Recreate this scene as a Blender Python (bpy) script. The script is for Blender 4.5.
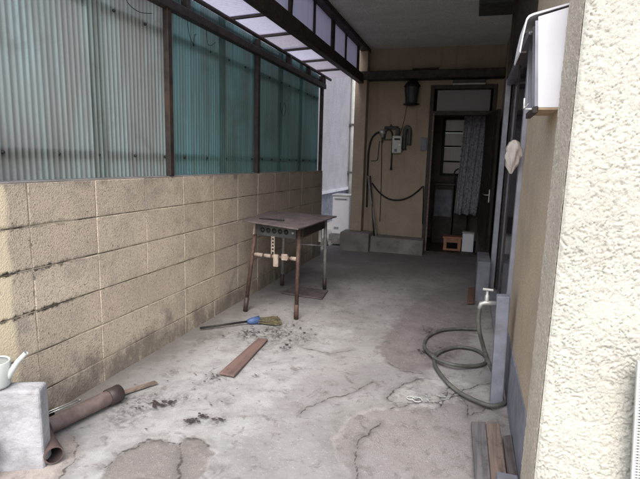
import bpy, math, random
import numpy as np
from mathutils import Vector, Matrix
random.seed(4); rng = np.random.default_rng(7)
scene = bpy.context.scene
for o in list(bpy.data.objects): bpy.data.objects.remove(o)

# ---------------------------------------------------------------- camera
F_PX, PITCH, YAW, ROLL, CAM_H = 485.0, math.radians(9.2), math.radians(17.0), math.radians(1.6), 1.25
Fv = Vector((-math.sin(YAW)*math.cos(PITCH), math.cos(YAW)*math.cos(PITCH), -math.sin(PITCH)))
R0 = Vector((math.cos(YAW), math.sin(YAW), 0)); U0 = R0.cross(Fv)
Rv = math.cos(ROLL)*R0 + math.sin(ROLL)*U0; Uv = -math.sin(ROLL)*R0 + math.cos(ROLL)*U0
cd = bpy.data.cameras.new('camera'); cam = bpy.data.objects.new('camera', cd)
scene.collection.objects.link(cam); scene.camera = cam
cd.sensor_width = 36; cd.sensor_fit = 'HORIZONTAL'; cd.lens = F_PX/640*36; cd.clip_end = 2000; cd.clip_start = .02
cam.matrix_world = Matrix(((Rv.x, Uv.x, -Fv.x, 0), (Rv.y, Uv.y, -Fv.y, 0), (Rv.z, Uv.z, -Fv.z, CAM_H), (0, 0, 0, 1)))
def U(px, py, ax, v):
    """photo pixel -> point on the world plane axis=v"""
    d = Fv + (px-320)/F_PX*Rv - (py-239.5)/F_PX*Uv
    c = Vector((0, 0, CAM_H)); t = (v-c[ax])/d[ax]
    return c + t*d
def G(px, py, z=0): return U(px, py, 2, z)

# ---------------------------------------------------------------- light
SUN_EL, SUN_AZ = math.radians(50), math.radians(170)      # azimuth from +Y clockwise: behind the camera, to its right
world = bpy.data.worlds.new('World'); scene.world = world; world.use_nodes = True
wn, wl = world.node_tree.nodes, world.node_tree.links
sky = wn.new('ShaderNodeTexSky'); sky.sky_type = 'NISHITA'; sky.sun_disc = False
sky.sun_elevation = SUN_EL; sky.sun_rotation = SUN_AZ; sky.dust_density = 3.0; sky.air_density = 1.0
hs = wn.new('ShaderNodeHueSaturation'); hs.inputs['Saturation'].default_value = .6
wl.new(sky.outputs[0], hs.inputs['Color']); wl.new(hs.outputs[0], wn['Background'].inputs[0])
wn['Background'].inputs[1].default_value = .15
sl = bpy.data.lights.new('sun', 'SUN'); sl.energy = .75; sl.angle = math.radians(40); sl.color = (1, .965, .92)
so = bpy.data.objects.new('sun', sl); scene.collection.objects.link(so)
to_sun = Vector((math.sin(SUN_AZ)*math.cos(SUN_EL), math.cos(SUN_AZ)*math.cos(SUN_EL), math.sin(SUN_EL)))
so.rotation_euler = to_sun.to_track_quat('Z', 'Y').to_euler(); so.location = (3, -6, 9)
vs = scene.view_settings; vs.view_transform = 'Standard'; vs.look = 'None'; vs.gamma = 1; vs.exposure = 1.4
scene.cycles.max_bounces = 8; scene.cycles.diffuse_bounces = 6; scene.cycles.transparent_max_bounces = 12

# ---------------------------------------------------------------- materials
def newmat(name):
    m = bpy.data.materials.new(name); m.use_nodes = True
    nt = m.node_tree; b = nt.nodes['Principled BSDF']
    return m, nt, b
class NT:
    """small helper round a node tree"""
    def __init__(s, nt):
        s.nt = nt; s.n = nt.nodes; s.l = nt.links
    def pos(s): return s.n.new('ShaderNodeNewGeometry').outputs['Position']
    def obj(s): return s.n.new('ShaderNodeTexCoord').outputs['Object']
    def rand(s): return s.n.new('ShaderNodeObjectInfo').outputs['Random']
    def scale(s, v, sc):
        m = s.n.new('ShaderNodeMapping'); s.l.new(v, m.inputs[0]); m.inputs['Scale'].default_value = sc; return m.outputs[0]
    def noise(s, v, sc, det=4, rough=.55, dist=0):
        t = s.n.new('ShaderNodeTexNoise'); s.l.new(v, t.inputs['Vector'])
        t.inputs['Scale'].default_value = sc; t.inputs['Detail'].default_value = det
        t.inputs['Roughness'].default_value = rough; t.inputs['Distortion'].default_value = dist
        return t.outputs['Fac']
    def voro(s, v, sc, feat='F1', out='Distance'):
        t = s.n.new('ShaderNodeTexVoronoi'); s.l.new(v, t.inputs['Vector']); t.feature = feat
        t.inputs['Scale'].default_value = sc; return t.outputs[out]
    def ramp(s, f, a, b, lo=0, hi=1):
        m = s.n.new('ShaderNodeMapRange'); m.interpolation_type = 'SMOOTHSTEP'; s._in(f, m.inputs[0])
        for i, v in zip((1, 2, 3, 4), (a, b, lo, hi)): m.inputs[i].default_value = v
        return m.outputs[0]
    def _in(s, v, sock):
        if isinstance(v, (int, float)): sock.default_value = v
        elif isinstance(v, tuple): sock.default_value = (*v, 1) if len(v) == 3 else v
        else: s.l.new(v, sock)
    def math(s, op, a, b=0.0):
        m = s.n.new('ShaderNodeMath'); m.operation = op; s._in(a, m.inputs[0]); s._in(b, m.inputs[1]); return m.outputs[0]
    def mix(s, f, a, b, mode='MIX'):
        m = s.n.new('ShaderNodeMix'); m.data_type = 'RGBA'; m.blend_type = mode
        s._in(f, m.inputs[0]); s._in(a, m.inputs[6]); s._in(b, m.inputs[7]); return m.outputs[2]
    def xyz(s, v):
        t = s.n.new('ShaderNodeSeparateXYZ'); s.l.new(v, t.inputs[0]); return t.outputs
    def attr(s, name):
        t = s.n.new('ShaderNodeAttribute'); t.attribute_name = name; return t.outputs['Fac']
    def bump(s, h, b, dist=.004, st=1.0, prev=None):
        t = s.n.new('ShaderNodeBump'); s._in(h, t.inputs['Height']); t.inputs['Distance'].default_value = dist
        t.inputs['Strength'].default_value = st
        if prev is not None: s.l.new(prev, t.inputs['Normal'])
        s.l.new(t.outputs[0], b.inputs['Normal']); return t.outputs[0]
def simple(name, col, rough=.6, metal=0, var=.25, scale=9, bump=.0, bscale=120, dirt=None, dscale=4, spec=.4):
    m, nt, b = newmat(name); k = NT(nt); p = k.pos()
    n1 = k.noise(p, scale, 5, .6)
    dark = tuple(c*(1-var) for c in col); lite = tuple(min(1, c*(1+var)) for c in col)
    c = k.mix(k.ramp(n1, .3, .7), dark, lite)
    if dirt: c = k.mix(k.ramp(k.noise(p, dscale, 7, .65), .5, .72, 0, .85), c, dirt)
    k._in(c, b.inputs['Base Color']); b.inputs['Metallic'].default_value = metal
    k._in(k.ramp(k.noise(p, scale*3, 3), .2, .8, max(.05, rough-.12), min(1, rough+.12)), b.inputs['Roughness'])
    b.inputs['Specular IOR Level'].default_value = spec
    if bump: k.bump(k.noise(p, bscale, 4, .6), b, bump)
    return m
M = {}
M['steel'] = simple('dark_steel', (.035, .027, .024), .62, .0, .4, 14, .0008, 200, (.075, .045, .03), 6)
M['rust'] = simple('rusty_steel', (.085, .05, .04), .75, .0, .35, 25, .0008, 200, (.03, .02, .018), 9)
M['plate'] = simple('rusty_plate', (.125, .10, .098), .7, 0, .3, 12, .0006, 200, (.05, .035, .03), 5)
M['alu'] = simple('aluminium', (.30, .30, .34), .45, .35, .12, 8)
M['wood_dark'] = simple('dark_painted_wood', (.035, .028, .024), .6, 0, .35, 10, .0006, 90)
M['wood_door'] = simple('brown_door_paint', (.03, .024, .02), .5, 0, .3, 6)
M['black'] = simple('black_rubber', (.015, .015, .015), .6, 0, .3, 20)
M['bluegrey'] = simple('blue_grey_paint', (.20, .207, .245), .75, 0, .22, 9, .002, 60, (.15, .14, .14), 4)
M['step_grey'] = simple('grey_blue_concrete', (.17, .175, .20), .85, 0, .25, 6, .0015, 60, (.1, .1, .1), 4)
M['white_metal'] = simple('white_enamel', (.74, .74, .77), .42, 0, .05, 4, 0, 0, (.55, .53, .5), 3)
M['white_plastic'] = simple('white_plastic', (.50, .52, .50), .5, 0, .08, 6, 0, 0, (.44, .42, .39), 4)
M['grey_metal'] = simple('grey_metal', (.33, .33, .33), .5, .3, .25, 12)
M['silver'] = simple('silver_metal', (.5, .5, .48), .4, .6, .2, 18)
M['dark_grey'] = simple('dark_grey_paint', (.06, .065, .065), .55, 0, .3, 9)
M['pvc'] = simple('brown_pvc', (.115, .08, .074), .5, 0, .18, 7, 0, 0, (.20, .165, .15), 5)
M['pvc_dark'] = simple('dark_pvc', (.045, .034, .032), .5, 0, .25, 9)
M['hose'] = simple('hose_rubber', (.085, .087, .078), .55, 0, .25, 10, 0, 0, (.2, .19, .17), 12)
M['concrete'] = simple('plain_concrete', (.22, .205, .19), .9, 0, .3, 6, .002, 70, (.11, .10, .09), 3)
M['pale_concrete'] = simple('pale_concrete', (.33, .33, .345), .85, 0, .22, 9, .007, 35, (.2, .195, .19), 5)
M['blue'] = simple('blue_plastic', (.055, .10, .22), .55, 0, .15, 20)
M['bristle'] = simple('dirty_bristle', (.10, .085, .05), .9, 0, .45, 60)
M['orange_wood'] = simple('orange_varnished_wood', (.34, .155, .085), .5, 0, .2, 14)
M['tape'] = simple('beige_tape', (.32, .26, .21), .7, 0, .3, 30)
M['red'] = simple('red_plastic', (.32, .035, .03), .45, 0, .15, 10)
M['cable'] = simple('cable', (.02, .018, .017), .6)
M['dark_glass'], nt, b = newmat('dark_glass'); b.inputs['Base Color'].default_value = (.015, .016, .02, 1); b.inputs['Roughness'].default_value = .12
M['board_tan'] = simple('tan_plywood', (.40, .29, .19), .8, 0, .2, 12)
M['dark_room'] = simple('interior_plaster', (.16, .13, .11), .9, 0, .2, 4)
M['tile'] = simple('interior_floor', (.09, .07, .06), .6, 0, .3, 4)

def stucco(name, col, dark, bsc=150, bd=.003, streak=.5):
    """sprayed stucco coat: granular relief, rain streaks, blotchy soiling"""
    m, nt, b = newmat(name); k = NT(nt); p = k.pos()
    c = k.mix(k.ramp(k.noise(p, 3.2, 6, .6), .35, .7), col, tuple(.82*a for a in col))
    c = k.mix(k.ramp(k.noise(p, bsc, 2, .5), .35, .65, 0, .55), c, tuple(.62*a for a in col))
    st = k.noise(k.scale(p, (5, 5, .55)), 2.2, 6, .65)
    c = k.mix(k.ramp(st, .52, .75, 0, streak), c, dark)
    k._in(c, b.inputs['Base Color']); b.inputs['Roughness'].default_value = .93; b.inputs['Specular IOR Level'].default_value = .2
    h = k.math('ADD', k.noise(p, bsc, 3, .6), k.math('MULTIPLY', k.noise(p, bsc*.35, 3), .8))
    k.bump(h, b, bd)
    return m
M['stucco_tan'] = stucco('tan_stucco', (.53, .435, .325), (.38, .3, .22), 130, .0045, .6)
M['stucco_back'] = stucco('brown_stucco', (.44, .36, .275), (.25, .20, .155), 120, .004, .6)
M['stucco_pillar'] = stucco('cream_stucco', (.56, .545, .475), (.44, .42, .355), 300, .0015, .55)
M['stucco_band'] = stucco('grey_cream_stucco', (.66, .585, .475), (.5, .43, .34), 140, .006, .3)
M['stucco_white'] = stucco('white_stucco', (.60, .56, .58), (.5, .46, .47), 60, .007, .15)
M['ceiling'] = stucco('ceiling_stucco', (.82, .80, .78), (.64, .62, .6), 75, .006, .2)

# block wall coat
m, nt, b = newmat('block_coat'); k = NT(nt); p = k.pos(); X, Y, Z = k.xyz(p)
c = k.mix(k.rand(), (.66, .56, .43), (.57, .475, .37))
c = k.mix(k.ramp(k.noise(p, 2.3, 6, .62), .38, .68, 0, .6), c, (.42, .35, .285))
gr = k.noise(p, 150, 3, .55)
c = k.mix(k.ramp(gr, .5, .66, 0, .7), c, (.30, .25, .20))
c = k.mix(k.ramp(k.noise(p, 95, 3, .65), .60, .68, 0, .8), c, (.13, .108, .09))
c = k.mix(k.ramp(k.noise(p, 5.5, 8, .7, .5), .5, .68, 0, .65), c, (.34, .295, .255))
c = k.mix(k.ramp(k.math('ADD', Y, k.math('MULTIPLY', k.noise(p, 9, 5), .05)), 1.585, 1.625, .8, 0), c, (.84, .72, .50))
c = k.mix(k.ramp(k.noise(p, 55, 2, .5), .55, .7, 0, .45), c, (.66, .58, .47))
c = k.mix(k.ramp(k.math('ADD', Y, k.math('MULTIPLY', k.noise(p, 2.0, 7, .68), 2.4)), 3.9, 6.0, 0, .5), c, (.24, .205, .18))  # shade at the far end of the wall, painted into the coat
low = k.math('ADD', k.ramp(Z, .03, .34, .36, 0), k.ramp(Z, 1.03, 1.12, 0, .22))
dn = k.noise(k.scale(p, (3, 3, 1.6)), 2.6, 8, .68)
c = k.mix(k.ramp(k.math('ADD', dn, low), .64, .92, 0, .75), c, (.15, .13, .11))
# mould along the open joints next to the street end
zj = k.math('ABSOLUTE', k.math('SUBTRACT', k.math('MODULO', k.math('ADD', Z, .08), .2), 0.003))
zj = k.math('MINIMUM', zj, k.math('ABSOLUTE', k.math('SUBTRACT', zj, .2)))
yj = k.math('ABSOLUTE', k.math('SUBTRACT', Y, 1.692))
dj = k.math('ADD', k.math('MINIMUM', zj, k.math('ADD', yj, .008)), k.math('MULTIPLY', k.math('SUBTRACT', k.noise(p, 26, 6, .75), .5), .07))
near = k.math('MULTIPLY', k.ramp(Y, 1.72, 2.1, 1, .12), k.math('MULTIPLY', k.ramp(Z, .8, 1.0, 1, .35), k.ramp(Z, .3, .45, .3, 1)))
c = k.mix(k.math('MULTIPLY', k.ramp(dj, .001, .016, 1, 0), near), c, (.04, .034, .026))
k._in(c, b.inputs['Base Color']); b.inputs['Roughness'].default_value = .95; b.inputs['Specular IOR Level'].default_value = .15
h = k.math('ADD', k.math('MULTIPLY', gr, -1.0), k.math('MULTIPLY', k.noise(p, 60, 4, .6), .35))
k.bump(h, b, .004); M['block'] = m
m, nt, b = newmat('mortar'); k = NT(nt); p = k.pos()
c = k.mix(k.ramp(k.noise(p, 3.1, 6, .7), .42, .6), (.07, .058, .045), (.5, .42, .32))
k._in(c, b.inputs['Base Color']); b.inputs['Roughness'].default_value = .95; k.bump(k.noise(p, 150, 3), b, .002); M['mortar'] = m
M['mortar_v'] = simple('pale_mortar', (.46, .39, .31), .95, 0, .25, 9, .003, 120, (.25, .2, .165), 3)

# cast stucco with heavy combed relief on the gate pillar gets real displacement; see below
def sheet_mat(name, tint, dirt, transp=.16, dens=.5, streaks=.7, rib_shade=0):
    """weathered glass fibre sheet: lets light through diffusely and a little directly"""
    m, nt, b = newmat(name); k = NT(nt); p = k.pos(); n = k.n
    s1 = k.noise(k.scale(p, (6, 6, .35)), 2.4, 6, .65); s2 = k.noise(k.scale(p, (30, 30, .8)), 1.2, 4, .6)
    c = k.mix(k.ramp(s1, .42, .7, 0, streaks), tint, dirt)
    c = k.mix(k.ramp(s2, .5, .75, 0, streaks*.7), c, tuple(.55*a for a in dirt))
    c = k.mix(k.ramp(k.noise(p, 60, 5, .7), .55, .8, 0, .35), c, tuple(.6*a for a in dirt))
    if rib_shade:
        c = k.mix(k.ramp(k.noise(k.scale(p, (4, 4, .9)), 1.1, 3, .5), .42, .62, 0, .6), c, tuple(1.0*a for a in dirt))
        c = k.mix(k.ramp(k.noise(p, 2.3, 6, .65, .6), .5, .72, 0, .5), c, tuple(.7*a for a in dirt))
        w = k.math('SINE', k.math('MULTIPLY', k.xyz(p)[1], 2*math.pi/.034))
        c = k.mix(k.ramp(w, -.9, .9, rib_shade, 0), c, tuple(.42*a for a in dirt))  # rib shading painted into the sheet colour, dark in each trough
    d = n.new('ShaderNodeBsdfDiffuse'); t = n.new('ShaderNodeBsdfTranslucent'); tr = n.new('ShaderNodeBsdfTransparent')
    g = n.new('ShaderNodeBsdfGlossy'); g.inputs['Roughness'].default_value = .35
    for q in (d, t, tr): k.l.new(c, q.inputs['Color'])
    m1 = n.new('ShaderNodeMixShader'); m1.inputs[0].default_value = dens; k.l.new(d.outputs[0], m1.inputs[1]); k.l.new(t.outputs[0], m1.inputs[2])
    m2 = n.new('ShaderNodeMixShader'); m2.inputs[0].default_value = transp; k.l.new(m1.outputs[0], m2.inputs[1]); k.l.new(tr.outputs[0], m2.inputs[2])
    fr = n.new('ShaderNodeFresnel'); fr.inputs[0].default_value = 1.3
    m3 = n.new('ShaderNodeMixShader'); k.l.new(k.math('MULTIPLY', fr.outputs[0], .4), m3.inputs[0]); k.l.new(m2.outputs[0], m3.inputs[1]); k.l.new(g.outputs[0], m3.inputs[2])
    k.l.new(m3.outputs[0], n['Material Output'].inputs[0])
    return m
M['sheet_grey'] = sheet_mat('faded_sheet', (.44, .53, .50), (.36, .34, .31), .09, .6, .8, .5)
M['sheet_teal'] = sheet_mat('teal_sheet', (.27, .50, .49), (.25, .335, .315), .24, .66, .8, .45)
M['roof_a'] = sheet_mat('violet_roof_sheet', (.76, .75, .87), (.62, .60, .69), .16, .76, .3)
M['roof_b'] = sheet_mat('dusty_roof_sheet', (.64, .59, .66), (.52, .47, .51), .10, .68, .5)
M['frost'] = sheet_mat('frosted_glass', (.8, .8, .82), (.7, .68, .66), .10, .8, .2)
M['dull_pane'] = sheet_mat('dusty_frosted_glass', (.52, .47, .43), (.4, .35, .31), .05, .62, .4)
M['bag'] = sheet_mat('plastic_bag', (.82, .76, .72), (.7, .6, .55), .25, .4, .3)

# ground: signed distances to patch outlines are stored on the mesh, colours come from the material
m, nt, b = newmat('old_concrete'); k = NT(nt); p = k.pos(); X, Y, Z = k.xyz(p)
wob = k.math('MULTIPLY', k.math('SUBTRACT', k.noise(p, 14, 6, .7), .5), .09)
wob2 = k.math('MULTIPLY', k.math('SUBTRACT', k.noise(p, 60, 5, .7), .5), .03)
def msk(name, w=.01, wv=wob2): return k.ramp(k.math('ADD', k.attr(name), wv), -w, w)
big = k.noise(p, 1.5, 7, .62, .4); mid = k.noise(p, 7, 7, .65, .3); fine = k.noise(p, 70, 4, .65); grit = k.noise(p, 320, 2, .6)
c = k.mix(k.ramp(big, .35, .68), (.335, .325, .32), (.245, .235, .232))
pale = k.mix(k.ramp(mid, .35, .7), (.395, .39, .388), (.295, .288, .286))
c = k.mix(msk('sd_pale', .06, wob), c, pale)
c = k.mix(msk('sd_dark', .03), c, k.mix(k.ramp(mid, .3, .7), (.18, .16, .158), (.235, .212, .21)))
rough_c = k.mix(k.ramp(grit, .35, .65), (.20, .187, .18), (.365, .343, .333))
rough_c = k.mix(k.ramp(mid, .4, .75, 0, .6), rough_c, (.22, .20, .19))
c = k.mix(k.ramp(k.math('ADD', k.attr('sd_rough'), wob), -.16, -.005, 0, .5), c, k.mix(k.ramp(mid, .35, .65), (.26, .255, .235), (.17, .165, .15)))
c = k.mix(k.ramp(k.math('ABSOLUTE', k.math('SUBTRACT', k.attr('sd_rough'), .012)), .004, .03, .6, 0), c, (.44, .40, .385))
c = k.mix(msk('sd_rough', .02, k.math('ADD', wob2, k.math('MULTIPLY', wob, .5))), c, rough_c)
c = k.mix(k.math('MULTIPLY', msk('sd_peel', .006), k.ramp(k.noise(p, 18, 6, .7), .40, .5)), c, k.mix(k.ramp(mid, .3, .7), (.41, .40, .39), (.32, .31, .30)))
patch_c = k.mix(k.ramp(grit, .35, .7), (.15, .138, .13), (.29, .27, .255))
patch_c = k.mix(k.ramp(mid, .45, .75, 0, .5), patch_c, (.32, .28, .26))
c = k.mix(msk('sd_patch', .012, k.math('ADD', wob2, k.math('MULTIPLY', wob, .3))), c, patch_c)
c = k.mix(msk('sd_pink', .02), c, k.mix(k.ramp(grit, .35, .65), (.33, .285, .26), (.47, .42, .385)))
# blotches, scuffs and grit
c = k.mix(k.ramp(k.noise(p, 11, 9, .72, .6), .52, .66, 0, .66), c, (.14, .125, .115))
c = k.mix(k.ramp(k.noise(k.scale(p, (1.3, .9, 1)), 6, 10, .76, .5), .57, .66, 0, .5), c, (.12, .112, .108))
c = k.mix(k.ramp(k.noise(p, 3.1, 8, .7, .8), .56, .72, 0, .55), c, (.17, .15, .135))
c = k.mix(k.ramp(k.noise(k.scale(p, (1, .55, 1)), 24, 7, .75), .62, .75, 0, .5), c, (.60, .58, .56))
c = k.mix(k.ramp(grit, .58, .72, 0, .45), c, (.10, .09, .08))
c = k.mix(k.ramp(fine, .56, .74, 0, .35), c, (.55, .53, .50))
c = k.mix(k.ramp(k.noise(p, 150, 3, .7), .69, .76, 0, .8), c, (.06, .05, .045))
# soil collected along the wall foot; floor colour darker towards the back
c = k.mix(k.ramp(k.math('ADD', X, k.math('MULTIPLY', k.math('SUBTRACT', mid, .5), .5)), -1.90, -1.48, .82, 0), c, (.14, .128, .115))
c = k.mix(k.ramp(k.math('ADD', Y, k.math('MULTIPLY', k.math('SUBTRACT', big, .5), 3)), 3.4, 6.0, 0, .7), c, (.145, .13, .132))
soil = k.math('MULTIPLY', k.attr('soil'), k.ramp(k.noise(p, 38, 7, .72, .4), .40, .62, .15, 1))
c = k.mix(k.math('MULTIPLY', soil, .85), c, (.06, .052, .046))
cr = k.math('ADD', k.attr('sd_crack'), k.math('MULTIPLY', wob2, .35))
c = k.mix(k.ramp(cr, .0015, .0065, .92, 0), c, (.035, .03, .027))
c = k.mix(k.ramp(cr, .006, .05, .35, 0), c, (.12, .11, .10))
k._in(c, b.inputs['Base Color']); k._in(k.ramp(big, .3, .7, .75, .95), b.inputs['Roughness']); b.inputs['Specular IOR Level'].default_value = .3
h = k.math('ADD', k.math('MULTIPLY', fine, .5), k.math('ADD', k.math('MULTIPLY', grit, k.ramp(k.attr('sd_rough'), -.01, .01, .3, .8)), mid))
k.bump(h, b, .004); M['ground'] = m
M['street'] = simple('street_concrete', (.34, .315, .29), .9, 0, .25, 2.2, .003, 60, (.2, .185, .17), 2)
M['asphalt'] = simple('asphalt', (.06, .06, .06), .9, 0, .3, 3, .003, 120)

def woodmat(name, col, dark, ax=1):
    m, nt, b = newmat(name); k = NT(nt); p = k.obj()
    sc = [30, 30, 30]; sc[ax] = 1.6
    g = k.noise(k.scale(p, tuple(sc)), 1.5, 6, .65, .4)
    c = k.mix(k.ramp(g, .35, .65), col, dark)
    c = k.mix(k.ramp(k.noise(p, 14, 6, .7), .52, .7, 0, .6), c, tuple(.6*a for a in dark))
    k._in(c, b.inputs['Base Color']); b.inputs['Roughness'].default_value = .85; k.bump(g, b, .0015); return m
M['plank_grey'] = woodmat('grey_plank', (.16, .15, .155), (.085, .08, .082))
M['plank_brown'] = woodmat('brown_plank', (.24, .18, .145), (.12, .09, .075))
M['plank_dark'] = woodmat('dark_plank', (.13, .11, .105), (.06, .05, .048))
M['board'] = woodmat('red_brown_board', (.19, .12, .10), (.13, .085, .075))
M['offcut'] = woodmat('brown_offcut', (.16, .085, .06), (.09, .05, .035))
# printed curtain
m, nt, b = newmat('printed_curtain'); k = NT(nt); p = k.obj()
c = k.mix(k.ramp(k.voro(p, 20, 'F1'), .25, .5), (.30, .30, .33), (.42, .42, .45))
c = k.mix(k.ramp(k.noise(p, 30, 5, .7), .5, .6), c, (.20, .20, .23)); k._in(c, b.inputs['Base Color']); b.inputs['Roughness'].default_value = .95; M['curtain'] = m

# ---------------------------------------------------------------- mesh helpers
origins = {}
class MB:
    def __init__(s): s.v = []; s.f = []; s.smooth = []
    def add(s, vs, fs, sm=False):
        o = len(s.v); s.v += [tuple(v) for v in vs]; s.f += [tuple(i+o for i in f) for f in fs]; s.smooth += [sm]*len(fs); return s
    def hexa(s, p):  # 8 points: bottom 4 (ccw from above), top 4
        return s.add(p, [(3, 2, 1, 0), (4, 5, 6, 7), (0, 1, 5, 4), (1, 2, 6, 5), (2, 3, 7, 6), (3, 0, 4, 7)])
    def box(s, x0, x1, y0, y1, z0, z1):
        return s.hexa([(x0, y0, z0), (x1, y0, z0), (x1, y1, z0), (x0, y1, z0), (x0, y0, z1), (x1, y0, z1), (x1, y1, z1), (x0, y1, z1)])
    def slab(s, quad, h0, h1):  # quad of (x,y) ccw
        return s.hexa([(x, y, h0) for x, y in quad]+[(x, y, h1) for x, y in quad])
    def bar(s, a, b2, w, h, up=(0, 0, 1)):
        a, b2 = Vector(a), Vector(b2); d = (b2-a).normalized(); u = Vector(up)
        if abs(d.dot(u)) > .98: u = Vector((0, 1, 0))
        r = d.cross(u).normalized()*w/2; u = r.cross(d).normalized()*h/2
        return s.hexa([a-r-u, a+r-u, b2+r-u, b2-r-u, a-r+u, a+r+u, b2+r+u, b2-r+u])
    def tube(s, pts, r, n=8, caps=True):
        pts = [Vector(p) for p in pts]; rings = []; prev = None
        rs = r if isinstance(r, (list, tuple)) else [r]*len(pts)
        for i, p in enumerate(pts):
            d = (pts[min(i+1, len(pts)-1)]-pts[max(i-1, 0)]).normalized()
            if prev is None:
                u = d.cross(Vector((0, 0, 1))); u = u.normalized() if u.length > .05 else Vector((1, 0, 0))
            else:
                u = (prev-d*prev.dot(d)).normalized()
            prev = u; w = d.cross(u)
            rings.append([p+rs[i]*(math.cos(2*math.pi*j/n)*u+math.sin(2*math.pi*j/n)*w) for j in range(n)])
        vs2 = [v for rg in rings for v in rg]; fs = []
        for i in range(len(rings)-1):
            for j in range(n):
                fs.append((i*n+j, i*n+(j+1) % n, (i+1)*n+(j+1) % n, (i+1)*n+j))
        s.add(vs2, fs, True)
        if caps:
            o = len(s.v)-len(vs2)
            s.f += [tuple(o+j for j in range(n))[::-1], tuple(o+(len(rings)-1)*n+j for j in range(n))]; s.smooth += [False, False]
        return s
    def lathe(s, c, prof, n=16, ax=2):  # prof [(r, h)] along axis from centre c
        vs2, fs = [], []
        for r, h in prof:
            for j in range(n):
                a = 2*math.pi*j/n; q = [r*math.cos(a), r*math.sin(a)]
                v = [0, 0, 0]; v[ax] = h; v[(ax+1) % 3] = q[0]; v[(ax+2) % 3] = q[1]
                vs2.append((c[0]+v[0], c[1]+v[1], c[2]+v[2]))
        for i in range(len(prof)-1):
            for j in range(n): fs.append((i*n+j, i*n+(j+1) % n, (i+1)*n+(j+1) % n, (i+1)*n+j))
        return s.add(vs2, fs, True)
    def build(s, name, mat, parent=None, bevel=0, origin=None, seg=1):
        me = bpy.data.meshes.new(name)
        if origin is None:
            if parent is None:
                a = np.array(s.v); origin = ((a[:, 0].min()+a[:, 0].max())/2, (a[:, 1].min()+a[:, 1].max())/2, a[:, 2].min())
            else: origin = origins[parent.name]
        ox, oy, oz = origin
        me.from_pydata([(x-ox, y-oy, z-oz) for x, y, z in s.v], [], s.f)
        me.polygons.foreach_set('use_smooth', s.smooth); me.update()
        me.materials.append(M[mat])
        return link(name, me, parent, origin, bevel, seg)
def link(name, me, parent=None, origin=(0, 0, 0), bevel=0, seg=1):
    o = bpy.data.objects.new(name, me); scene.collection.objects.link(o); origins[o.name] = tuple(origin)
    if parent is not None:
        o.parent = parent; po = origins[parent.name]; o.location = [a-b2 for a, b2 in zip(origin, po)]
    else: o.location = origin
    if bevel:
        bv = o.modifiers.new('bevel', 'BEVEL'); bv.width = bevel; bv.segments = seg; bv.limit_method = 'ANGLE'
    return o
def tag(o, label, cat, group=None):
    o['label'] = label; o['category'] = cat
    if group: o['group'] = group
    return o
def thing(name, loc, label, cat, group=None):
    o = bpy.data.objects.new(name, None); o.empty_display_size = .1; scene.collection.objects.link(o)
    o.location = loc; origins[o.name] = tuple(loc); return tag(o, label, cat, group)
def struct(o): o['kind'] = 'structure'; return o
def smooth_path(pts, n=6):
    pts = [Vector(p) for p in pts]; out = []
    for i in range(len(pts)-1):
        p0 = pts[max(i-1, 0)]; p1 = pts[i]; p2 = pts[i+1]; p3 = pts[min(i+2, len(pts)-1)]
        for j in range(n):
            t = j/n; t2 = t*t; t3 = t2*t
            out.append(.5*((2*p1)+(-p0+p2)*t+(2*p0-5*p1+4*p2-p3)*t2+(-p0+3*p1-3*p2+p3)*t3))
    return out+[pts[-1]]
def vnoise(x, y, seed):
    """smooth value noise on arrays"""
    r = np.random.default_rng(seed); T = r.random((256, 256))
    xi = np.floor(x).astype(int); yi = np.floor(y).astype(int); fx = x-xi; fy = y-yi
    fx = fx*fx*(3-2*fx); fy = fy*fy*(3-2*fy); g = lambda a, c: T[a % 256, c % 256]
    return (g(xi, yi)*(1-fx)+g(xi+1, yi)*fx)*(1-fy)+(g(xi, yi+1)*(1-fx)+g(xi+1, yi+1)*fx)*fy
def grid_mesh(name, P, mat, smooth=True):
    """P: (ny, nx, 3) array of points"""
    ny, nx = P.shape[:2]; me = bpy.data.meshes.new(name)
    me.vertices.add(nx*ny); me.vertices.foreach_set('co', P.reshape(-1).astype(np.float32))
    i = np.arange((ny-1)*(nx-1)); r = i//(nx-1); q = r*nx+i % (nx-1)
    idx = np.stack([q, q+1, q+nx+1, q+nx], 1).reshape(-1)
    nf = len(i); me.loops.add(nf*4); me.loops.foreach_set('vertex_index', idx.astype(np.int32))
    me.polygons.add(nf); me.polygons.foreach_set('loop_start', np.arange(0, nf*4, 4, dtype=np.int32))
    me.polygons.foreach_set('use_smooth', np.full(nf, smooth)); me.update(calc_edges=True); me.validate()
    me.materials.append(M[mat]); return me

# ================================================================ SETTING: ground
def seg_dist(px, py, poly, closed):
    d = np.full(px.shape, 9.0); n = len(poly)
    for i in range(n if closed else n-1):
        (ax, ay), (bx, by) = poly[i], poly[(i+1) % n]
        vx, vy = bx-ax, by-ay; t = np.clip(((px-ax)*vx+(py-ay)*vy)/(vx*vx+vy*vy+1e-9), 0, 1)
        d = np.minimum(d, np.hypot(px-ax-t*vx, py-ay-t*vy))
    return d
def sdf(px, py, poly):
    ins = np.zeros(px.shape, bool); n = len(poly)
    for i in range(n):
        (ax, ay), (bx, by) = poly[i], poly[(i+1) % n]
        if ay == by: continue
        c = ((ay > py) != (by > py)) & (px < (bx-ax)*(py-ay)/(by-ay)+ax); ins ^= c
    d = seg_dist(px, py, poly, True); return np.where(ins, d, -d)
g2 = lambda L: [tuple(G(*q)[:2]) for q in L]
patch = g2([(98, 478), (105, 466), (115, 455), (130, 445), (145, 438), (160, 435.5), (172, 439.5), (180, 441), (186, 435.5), (194, 434), (202, 438), (210, 444), (213, 452), (207, 462), (198, 479)])+[(-.95, 1.2), (-1.3, 1.2)]
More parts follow.
